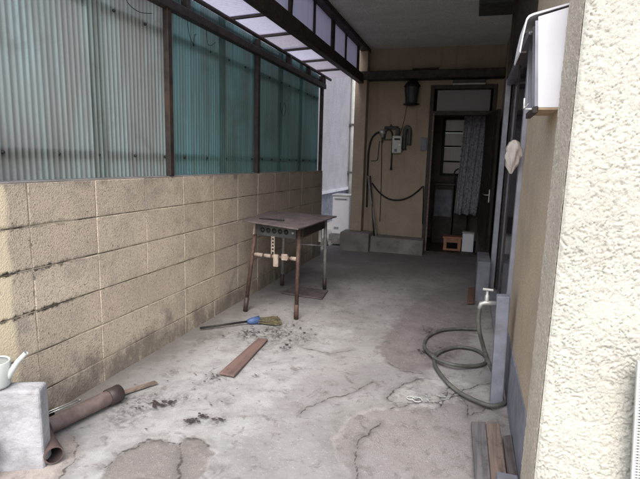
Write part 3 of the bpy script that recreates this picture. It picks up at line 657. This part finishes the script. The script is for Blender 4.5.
MB().box(-.06, .098, 7.14, 7.3, RZ, .285).build('body', 'white_metal', cb, .008); MB().box(-.064, .102, 7.136, 7.304, .286, .305).build('lid', 'white_plastic', cb, .006)
# curtain
n = 90; t = np.linspace(0, 1, n); P = np.zeros((14, n, 3))
for i, z in enumerate(np.linspace(2.0, .50, 14)):
    g = (2.0-z)/1.5
    P[i, :, 0] = (-.165-.05*g)+t*(.37-.03*g); P[i, :, 1] = 7.75+.022*np.sin(t*38+g*1.2)+.012*np.sin(t*17+2); P[i, :, 2] = z+.01*np.sin(t*20)*g
P -= np.array((0, 7.75, .5)); me = grid_mesh('curtain', P, 'curtain')
o = link('curtain', me, None, (0, 7.75, .5)); so_ = o.modifiers.new('solid', 'SOLIDIFY'); so_.thickness = .003
tag(o, 'grey blue patterned curtain hanging inside the back doorway', 'curtain')
tag(MB().tube([(-.45, 7.75, 2.015), (.5, 7.75, 2.015)], .01, 8).build('curtain_rod', 'wood_dark'), 'thin rod carrying the curtain across the back room', 'rod')
cbn = thing('cabinet', (-.42, 8.3, RZ), 'blue grey cabinet standing below the barred window in the back room', 'cabinet')
MB().box(-.56, -.25, 8.05, 8.5, RZ, .92).build('carcass', 'wood_dark', cbn, .006); MB().box(-.57, -.24, 8.03, 8.51, .921, .95).build('top', 'dark_grey', cbn, .004)
MB().box(-.54, -.27, 8.035, 8.049, .42, .85).build('door', 'bluegrey', cbn, .003)
ring = [(-.19+.085*math.cos(a), 8.35, 1.10+.085*math.sin(a)) for a in np.linspace(math.radians(-20), math.radians(215), 18)]
bk = MB().box(-.238, -.02, 8.2, 8.5, RZ, 1.02).build('shelf_unit', 'wood_dark', None, .004); tag(bk, 'low dark shelf unit beside the cabinet in the back room', 'shelf')
tag(MB().tube([(-.27+.0, 8.35, .951)]+ring[::-1]+[(-.105, 8.35, 1.02)], .013, 8).build('curved_handle', 'dark_grey'), 'curved dark handle sticking up before the barred window', 'handle')

# ================================================================ side passage: outdoor unit
ac = thing('outdoor_unit', (-1.98, 7.7, .08), 'white outdoor unit standing past the end of the block wall', 'appliance')
MB().box(-2.115, -1.83, 7.55, 7.86, .085, .70).build('casing', 'white_metal', ac, .012, None, 2)
MB().box(-2.125, -1.82, 7.535, 7.87, .702, .725).build('lid', 'white_plastic', ac, .006)
MB().box(-2.08, -2.0, 7.545, 7.549, .16, .2).build('badge', 'alu', ac)
for z in (.64, .655): MB().box(-2.08, -1.88, 7.544, 7.549, z, z+.006).build('slot', 'dark_grey', ac)
tag(MB().box(-2.15, -1.79, 7.5, 7.9, -.02, .083).build('support_slab', 'concrete', None, .01), 'concrete slab carrying the white outdoor unit', 'slab')
tag(MB().lathe((-1.93, 7.28, 0), [(0, .1), (.07, .098), (.10, .07), (.11, .0), (.11, -.02)], 10).build('stone', 'concrete'), 'rounded dark stone on the ground before the outdoor unit', 'stone')
tag(MB().lathe((-2.1, 6.98, 0), [(0, .08), (.06, .076), (.09, .05), (.1, .0), (.1, -.02)], 9).build('stone', 'concrete'), 'flat stone on the side path next to the wall end', 'stone')

# ================================================================ metal work table
tb = thing('metal_table', (-1.5, 4.0, 0), 'rusty metal work table with splayed pipe legs beside the block wall', 'table')
A, D, C, B = (-1.742, 3.53, .762), (-1.214, 3.40, .744), (-1.175, 4.36, .746), (-1.872, 4.42, .7515)
MB().hexa([(x, y, z-.012) for x, y, z in (A, D, C, B)]+[A, D, C, B]).build('tabletop', 'plate', tb, .002)
MB().box(-1.66, -1.44, 3.68, 3.70, .7575, .766).build('slot', 'black', tb)
legs = [((-1.655, 3.62, .735), (-1.718, 3.545, 0)), ((-1.262, 3.56, .728), (-1.257, 3.516, 0)), ((-1.70, 4.36, .735), (-1.75, 4.454, 0)), ((-1.285, 4.36, .728), (-1.308, 4.475, 0))]
for i, (a, b_) in enumerate(legs):
    a, b_ = Vector(a), Vector(b_)
    lg = MB().tube([a, b_+(a-b_)*.16], .0165, 9).build('leg', 'rust' if i < 2 else 'grey_metal', tb)
    MB().tube([b_+(a-b_)*.16, b_], .0195, 9).build('foot_sleeve', 'pvc_dark' if i != 1 else 'rust', lg)
ap = MB().bar((-1.635, 3.588, .69), (-1.275, 3.535, .685), .02, .095).build('control_panel', 'dark_grey', tb, .003)
for j in range(5):
    t = .12+.15*j+.04; x = -1.635+t*.36; y = 3.588-t*.053; z = .688
    MB().lathe((x, y-.012, z), [(0, -.012), (.014, -.011), (.019, -.002), (.022, .004)], 12, 1).build('knob', 'black', ap)
MB().lathe((-1.30, 3.522, .688), [(0, -.012), (.009, -.01), (.012, .002)], 10, 1).build('tap_stub', 'silver', ap)
MB().bar((-1.648, 3.59, .735), (-1.655, 3.585, .645), .014, .05).build('clamp', 'tape', tb, .003)
b1, b2_ = Vector((-1.677, 3.59, .478)), Vector((-1.262, 3.545, .478))
sb = MB().tube([b1, b2_], .012, 8).build('stretcher', 'rust', tb)
for t0, t1 in ((.06, .24), (.28, .42), (.46, .58), (.66, .80), (.85, .97)): MB().tube([b1.lerp(b2_, t0), b1.lerp(b2_, t1)], .0165, 8).build('tape_wrap', 'tape', sb)
MB().box(-1.472, -1.43, 3.54, 3.56, .40, .50).build('clip', 'tape', sb, .003)
MB().box(-1.40, -1.35, 3.535, 3.555, .46, .51).build('clip', 'tape', sb, .003)
sp = MB()
for z in np.linspace(.52, .63, 5): sp.box(-1.495, -1.465, 3.552, 3.556, z, z+.012)
sp.box(-1.495, -1.488, 3.551, 3.557, .5, .645).box(-1.472, -1.465, 3.551, 3.557, .5, .645); sp.build('slotted_strap', 'tape', tb)
MB().tube([(-1.69, 4.38, .45), (-1.29, 4.38, .45)], .007, 6).build('cross_rod', 'grey_metal', tb)
MB().box(-1.33, -1.305, 4.30, 4.33, .5, .70).build('strip', 'white_plastic', tb)
MB().box(-1.66, -1.27, 3.70, 4.30, .63, .735).build('burner_tray', 'steel', tb, .004)
pq = [(-1.661, 4.166), (-1.221, 4.11), (-1.254, 4.417), (-1.60, 4.44)]
tag(MB().slab(pq, .001, .009).build('rusty_plate', 'plate', None, .001), 'flat rusty metal plate lying on the floor under the table', 'plate')

# ================================================================ things on the floor, wall side
br = thing('broom', (-1.6, 3.3, 0), 'old broom with black handle and blue collar lying on the floor', 'broom')
h0, h1, h2 = G(200, 328, .012), G(247, 321.5, .02), G(259, 320, .02)
MB().tube([h0, h1], .0085, 8).build('handle', 'black', br)
MB().tube([h1, h1.lerp(h2, .3), h2], [.013, .026, .036], 8).build('collar', 'blue', br)
bb = MB(); dirb = (G(278, 319.5)-G(258, 320.5)); dirb.z = 0; L = dirb.length; dirb.normalize(); pr = Vector((-dirb.y, dirb.x, 0))
for i in range(150):
    s = random.uniform(-1, 1); a = Vector((h2.x, h2.y, 0))-dirb*.01+pr*s*.032+Vector((0, 0, random.uniform(.006, .032)))
    e = a+dirb*(L*random.uniform(.8, 1.15))+pr*(s*.06+random.uniform(-.015, .015)); e.z = random.uniform(.003, .02)
    bb.tube([a, e], .0028, 4, False)
bb.build('bristles', 'bristle', br)
bq = [tuple(G(*q)[:2]) for q in ((219, 374.5), (234, 377.5), (268, 340.5), (258, 339.5))]
tag(MB().slab(bq, .001, .013).build('board', 'board', None, .002), 'short red brown board lying flat on the concrete floor', 'board')
a, b_ = G(119, 394, .006), G(156, 382, .006)
tag(MB().bar(a, b_, .034, .01).build('flat_bar', 'plank_brown', None, .001), 'thin brown strip lying along the foot of the wall beyond the pipe', 'strip')
# brown drainpipe with dark socket
pp = thing('drainpipe', (-1.69, 1.75, 0), 'long brown plastic drainpipe with dark socket lying along the wall foot', 'pipe')
p0, p1 = Vector((-1.735, 1.555, .04)), Vector((-1.665, 1.905, .040)); dp = (p1-p0).normalized()
MB().tube([p0, p0+dp*.002, p1-dp*.05, p1-dp*.03], .037, 20, False).build('tube', 'pvc', pp)
MB().tube([p1-dp*.03, p1-dp*.028, p1+dp*.042, p1+dp*.045], [.037, .0435, .0435, .039], 20).build('socket', 'pvc_dark', pp)
MB().tube([p0+dp*.004, p0+dp*.06], .034, 20).build('bore', 'pvc_dark', pp)
MB().tube([p0-dp*.008, p0+dp*.012], [.0395, .0395], 20, False).build('rim', 'pvc_dark', pp)
el = thing('pipe_elbow', (-1.63, 1.45, 0), 'short brown pipe bend with open end on the floor behind the pale block', 'pipe')
e0, e1 = G(38, 425, .045), G(54, 455, .04)
ep = smooth_path([e0+Vector((-.02, .03, .05)), e0, e0.lerp(e1, .5), e1], 5)
MB().tube(ep, .036, 18, False).build('tube', 'pvc', el)
MB().tube(ep[-7:], .0325, 18, False).build('bore', 'pvc_dark', el)
MB().tube([ep[-7], ep[-6]], .0322, 18).build('bore_end', 'black', el)
de = (ep[-1]-ep[-2]).normalized(); rim = MB(); rim.tube([ep[-1]-de*.02, ep[-1]+de*.001], .0375, 18, False).tube([ep[-1]+de*.001, ep[-1]+de*.0011], [.0375, .032], 18, False); rim.build('rim', 'pvc', el)
tag(MB().tube([(-1.80, 1.60, .02), (-1.845, 1.60, .02), (-1.852, 1.64, .02), (-1.84, 1.70, .02)], .018, 10).build('black_elbow', 'black'), 'small black pipe elbow squeezed between the brown drainpipe and the wall', 'elbow')
fr = thing('metal_rack', (-1.80, 1.72, 0), 'narrow pale wire frame lying between the drainpipe and the wall', 'frame')
fa, fb = Vector((-1.795, 1.64, .055)), Vector((-1.755, 1.79, .055)); fd = (fb-fa).normalized(); fp = Vector((-fd.y, fd.x, 0))*.02
for q0, q1 in ((fa, fb), (fa+fp, fb+fp), (fa, fa+fp), (fb, fb+fp)): MB().tube([q0, q1], .003, 6).build('wire', 'silver', fr)
# pale block with watering can
e_r = Vector((-1.558, 1.385, 0)); ux = Vector((-.12, -.06, 0)).normalized(); nrm = Vector((ux.y, -ux.x, 0))
if nrm.y < 0: nrm = -nrm
f0, f1 = e_r, e_r+ux*.36; k0, k1 = f0+nrm*.085, f1+nrm*.085
nb_ = 20; Pb = MB()
blk = MB().hexa([(f1.x, f1.y, -.02), (f0.x, f0.y, -.02), (k0.x, k0.y, -.02), (k1.x, k1.y, -.02), (f1.x-.004, f1.y, .335), (f0.x-.006, f0.y+.004, .327), (k0.x, k0.y, .332), (k1.x, k1.y, .34)]).build('pale_block', 'pale_concrete', None, .012, None, 3)
tag(blk, 'pale grey concrete block on edge by the cream wall, white can on top', 'block')
wc = thing('watering_can', (-1.765, 1.335, .337), 'small white can with spout standing on the pale grey block', 'can')
cx, cy = -1.735, 1.345
MB().lathe((cx, cy, .3375), [(0, 0), (.05, 0), (.055, .01), (.06, .10), (.056, .105), (.05, .1)], 18).build('body', 'white_plastic', wc)
MB().tube([(cx+.045, cy+.02, .375), (cx+.085, cy+.035, .44), (cx+.115, cy+.048, .475)], [.013, .010, .009], 10, False).build('spout', 'white_plastic', wc)
MB().tube(smooth_path([(cx-.05, cy-.02, .43), (cx-.09, cy-.04, .42), (cx-.09, cy-.04, .37), (cx-.055, cy-.025, .36)], 5), .006, 8).build('handle', 'white_plastic', wc)
rp = G(-16, 478); rc = (rp.x-.03, rp.y-.02)
rb = thing('red_bucket', (rc[0], rc[1], 0), 'small red plastic bucket in front of the pale grey block', 'bucket')
MB().lathe((rc[0], rc[1], 0), [(0, .004), (.05, .004), (.075, .13), (.081, .133), (.081, .14), (.07, .14), (.046, .01)], 20).build('body', 'red', rb)

# ================================================================ right-hand side
# standpipe
sp_ = thing('standpipe', (.215, 2.62, 0), 'blue grey standpipe post with brass tap by the house wall', 'standpipe')
MB().hexa([(.184, 2.595, -.02), (.248, 2.595, -.02), (.248, 2.66, -.02), (.184, 2.66, -.02), (.172, 2.60, .582), (.236, 2.60, .588), (.236, 2.665, .588), (.172, 2.665, .582)]).build('post', 'bluegrey', sp_, .006, None, 2)
tp = MB().tube([(.174, 2.632, .535), (.12, 2.63, .535), (.098, 2.628, .528), (.092, 2.627, .50)], [.013, .014, .014, .012], 10).build('tap', 'silver', sp_)
MB().lathe((.125, 2.63, .545), [(.012, 0), (.012, .03), (.008, .035), (.008, .055)], 10).build('stem', 'silver', tp)
MB().bar((.10, 2.632, .607), (.155, 2.628, .607), .016, .012).build('tap_handle', 'silver', tp, .003)
# hose
hp = [(.092, 2.627, .505), (.092, 2.627, .44), (.105, 2.64, .36), (.15, 2.69, .22), (.21, 2.71, .09), (.238, 2.70, .03), (.245, 2.63, .014)]
hp += [tuple(G(x, y, .013)) for x, y in ((504, 403), (490, 405.5), (470, 398), (455, 389), (442, 376), (434.5, 363), (438, 353), (456, 347), (475, 349.5), (486, 357), (484, 363.5), (472, 366))]
hp += [tuple(G(x, y, .03)) for x, y in ((455, 365), (440, 360.5), (433, 356))]+[tuple(G(x, y, .013)) for x, y in ((424.5, 347), (427.5, 337), (440, 330.5), (458, 328.5), (477, 329))]
tag(MB().tube(smooth_path(hp, 7), .0112, 10).build('garden_hose', 'hose'), 'grey green hose hanging from the tap and coiled on the floor', 'hose')
# step by the far door
tag(MB().box(.115, .232, 4.66, 5.2, -.02, .37).build('concrete_step', 'step_grey', None, .008), 'blue grey block standing at the far end of the sliding door', 'block')
oq = [tuple(G(*q)[:2]) for q in ((467, 304), (474, 304), (475, 288.5), (468, 289))]
tag(MB().slab(oq, .001, .014).build('wood_offcut', 'offcut', None, .002), 'brown wood offcut lying before the blue grey block', 'wood')
# planks
def plank(q4, z0, z1, mat, label):
    q = [tuple(G(*q_)[:2]) for q_ in q4]; tag(MB().slab(q, z0, z1).build('plank', mat, None, .003), label, 'plank')
plank(((475.5, 492), (491, 493), (485, 426.5), (471, 426)), .001, .026, 'plank_grey', 'grey weathered plank lying farthest from the house wall')
plank(((491.5, 492), (508, 492), (499, 427), (485.5, 427)), .001, .021, 'plank_brown', 'brown weathered plank lying between the grey and the dark plank')
plank(((508.5, 490), (519, 486), (511, 439), (502.5, 440)), .001, .024, 'plank_dark', 'short dark plank lying against the blue grey skirting')
tag(MB().box(.178, .256, 1.62, 1.862, .028, .075).build('painted_offcut', 'bluegrey', None, .004), 'short blue grey painted timber laid across the planks', 'timber')
# meter cabinet on the side wall
mc = thing('meter_cabinet', (.24, 2.1, 1.46), 'white metal cabinet with curved hood lid fixed to the tan wall', 'cabinet')
y0, y1 = 1.895, 2.12
def endp(a, b_): return MB().add([(x, y, z) for y in (a, b_) for x, z in ((.205, 1.455), (.2715, 1.455), (.2715, 1.782), (.178, 1.757))], [(0, 1, 2, 3), (7, 6, 5, 4), (0, 4, 5, 1), (1, 5, 6, 2), (2, 6, 7, 3), (3, 7, 4, 0)])
endp(y0, y0+.006).build('end_panel', 'white_metal', mc, .0015); endp(y1-.006, y1).build('end_panel', 'white_metal', mc, .0015)
MB().box(.206, .2715, y0+.001, y1-.001, 1.448, 1.4545).build('base', 'board_tan', mc)
MB().box(.187, .205, y0-.004, y1, 1.436, 1.458).build('sill_rail', 'steel', mc, .002)
MB().bar((.2055, (y0+y1)/2, 1.462), (.184, (y0+y1)/2, 1.745), y1-y0-.016, .004, (1, 0, 0)).build('window', 'dark_glass', mc)
for y in (y0+.009, y0+.085, y1-.02): MB().bar((.199, y, 1.46), (.176, y, 1.745), .014, .012, (1, 0, 0)).build('window_bar', 'alu', mc)
mx = .195
lip = [(.2715, 1.795), (.16, 1.768), (.147, 1.762), (.140, 1.752), (.1325, 1.70), (.127, 1.645)]
hd = MB(); vs_ = []
for yy_ in (y0-.003, y1+.003):
    for x, z in lip: vs_.append((x, yy_, z))
    for x, z in reversed(lip): vs_.append((x+.004 if x < .2 else x, yy_, z-.006))
n = len(lip)*2
hd.add(vs_, [tuple(range(n)), tuple(range(2*n-1, n-1, -1))]+[(i, i+n, (i+1) % n+n, (i+1) % n) for i in range(n)]); hd.build('hood', 'white_metal', mc)
MB().box(.133, .150, y0, y1, 1.64, 1.645).build('hood_lip', 'steel', mc)
lc = MB().tube([(mx-.02, y0+.02, 1.47), (mx-.035, y0+.02, 1.455), (mx-.035, y0+.02, 1.49)], .004, 6).tube([(mx-.03, y0+.02, 1.452), (mx+.004, y0+.02, 1.452)], .004, 6).build('latch', 'silver', mc)
# plastic bag hanging in the sliding door
bgc = U(514.5, 140, 1, 2.93); n1, n2 = 14, 32; P = np.zeros((n1, n2, 3))
for i in range(n1):
    s = i/(n1-1); z = bgc.z-s*.185; w = .034*min(1, .55+s*2)*(1 if s < .5 else (1-((s-.5)/.5)**1.6*.85))
    for j in range(n2):
        a = 2*math.pi*j/(n2-1); cr_ = (1+.26*math.sin(5*a+s*5)+.18*math.sin(9*a-s*11)+.1*math.sin(14*a+s*17))*(.35 if i == 0 else 1)
        P[i, j] = (w*cr_*math.cos(a)-.004*s, .8*w*cr_*math.sin(a), z-bgc.z+.185)
tag(link('plastic_bag', grid_mesh('plastic_bag', P, 'bag'), None, (bgc.x, 2.93, bgc.z-.185)), 'pale crumpled plastic bag hanging at the sliding door', 'bag')
# white mesh panel leaning at the right end of the pillar
wmp = thing('mesh_panel', (.56, 1.50, 0), 'white woven mesh panel standing at the outer edge of the cream pillar', 'panel')
mo = MB(); 
for i in range(9): mo.box(.540+.009*i, .5445+.009*i, 1.502, 1.505, .0, .72)
for i in range(80): mo.box(.537, .63, 1.4985, 1.5015, .004+.009*i, .0085+.009*i)
mo.build('mesh', 'white_plastic', wmp); MB().box(.533, .539, 1.496, 1.508, 0, .725).build('edge', 'white_plastic', wmp, .001)
MB().box(.63, .64, 1.495, 1.509, 0, .73).build('frame', 'white_plastic', wmp); MB().box(.540, .629, 1.510, 1.512, .0, .72).build('backing', 'alu', wmp)
wmp.rotation_euler = (0, -.07, 0)

# ================================================================ small litter
lit = MB()
def flake(c, r, flat=.22):
    n = random.randint(4, 6); a0 = random.uniform(0, 6.28); el_ = random.uniform(.35, 1); z = .002
    vs2 = [(c[0]+r*math.cos(a0+6.28*j/n)*random.uniform(.6, 1.1), c[1]+r*el_*math.sin(a0+6.28*j/n)*random.uniform(.6, 1.1), z+random.uniform(0, r*flat)) for j in range(n)]
    lit.add([(c[0], c[1], z+r*.3)]+vs2, [(0, j+1, (j+1) % n+1) for j in range(n)])
for (px, py, sp, n, r) in LITTER:
    for _ in range(n):
        c = G(px+random.gauss(0, sp), py+random.gauss(0, sp*.35))
        if -1.85 < c.x < .22: flake((c.x, c.y), r*random.uniform(.5, 1.3))
o = lit.build('leaf_litter', 'pvc_dark'); o['kind'] = 'stuff'; o['label'] = 'dark crumbs of dry leaves scattered on the concrete'; o['category'] = 'litter'
lit = MB()
for (px, py, sp, n, r) in ((425, 397, 12, 26, .011), (412, 398, 3, 6, .014), (440, 332, 8, 8, .01), (460, 390, 14, 20, .009)):
    for _ in range(n):
        c = G(px+random.gauss(0, sp), py+random.gauss(0, sp*.3)); flake((c.x, c.y), r*random.uniform(.4, 1.2), .3)
o = lit.build('concrete_chips', 'pale_concrete'); o['kind'] = 'stuff'; o['label'] = 'pale concrete chips broken out beside the hose'; o['category'] = 'rubble'
for cpx, cpy, r, w_r in ((410.5, 398.5, .02, 'smaller'), (417, 400, .026, 'larger')):
    c = G(cpx, cpy); tag(MB().tube([(c.x+r*math.cos(a), c.y+r*math.sin(a), .004) for a in np.linspace(0, 5.9, 16)], .0025, 5).build('wire_ring', 'white_plastic'), w_r+' of two pale rings lying on the cracked concrete by the hose', 'ring', 'pale rings on the concrete')
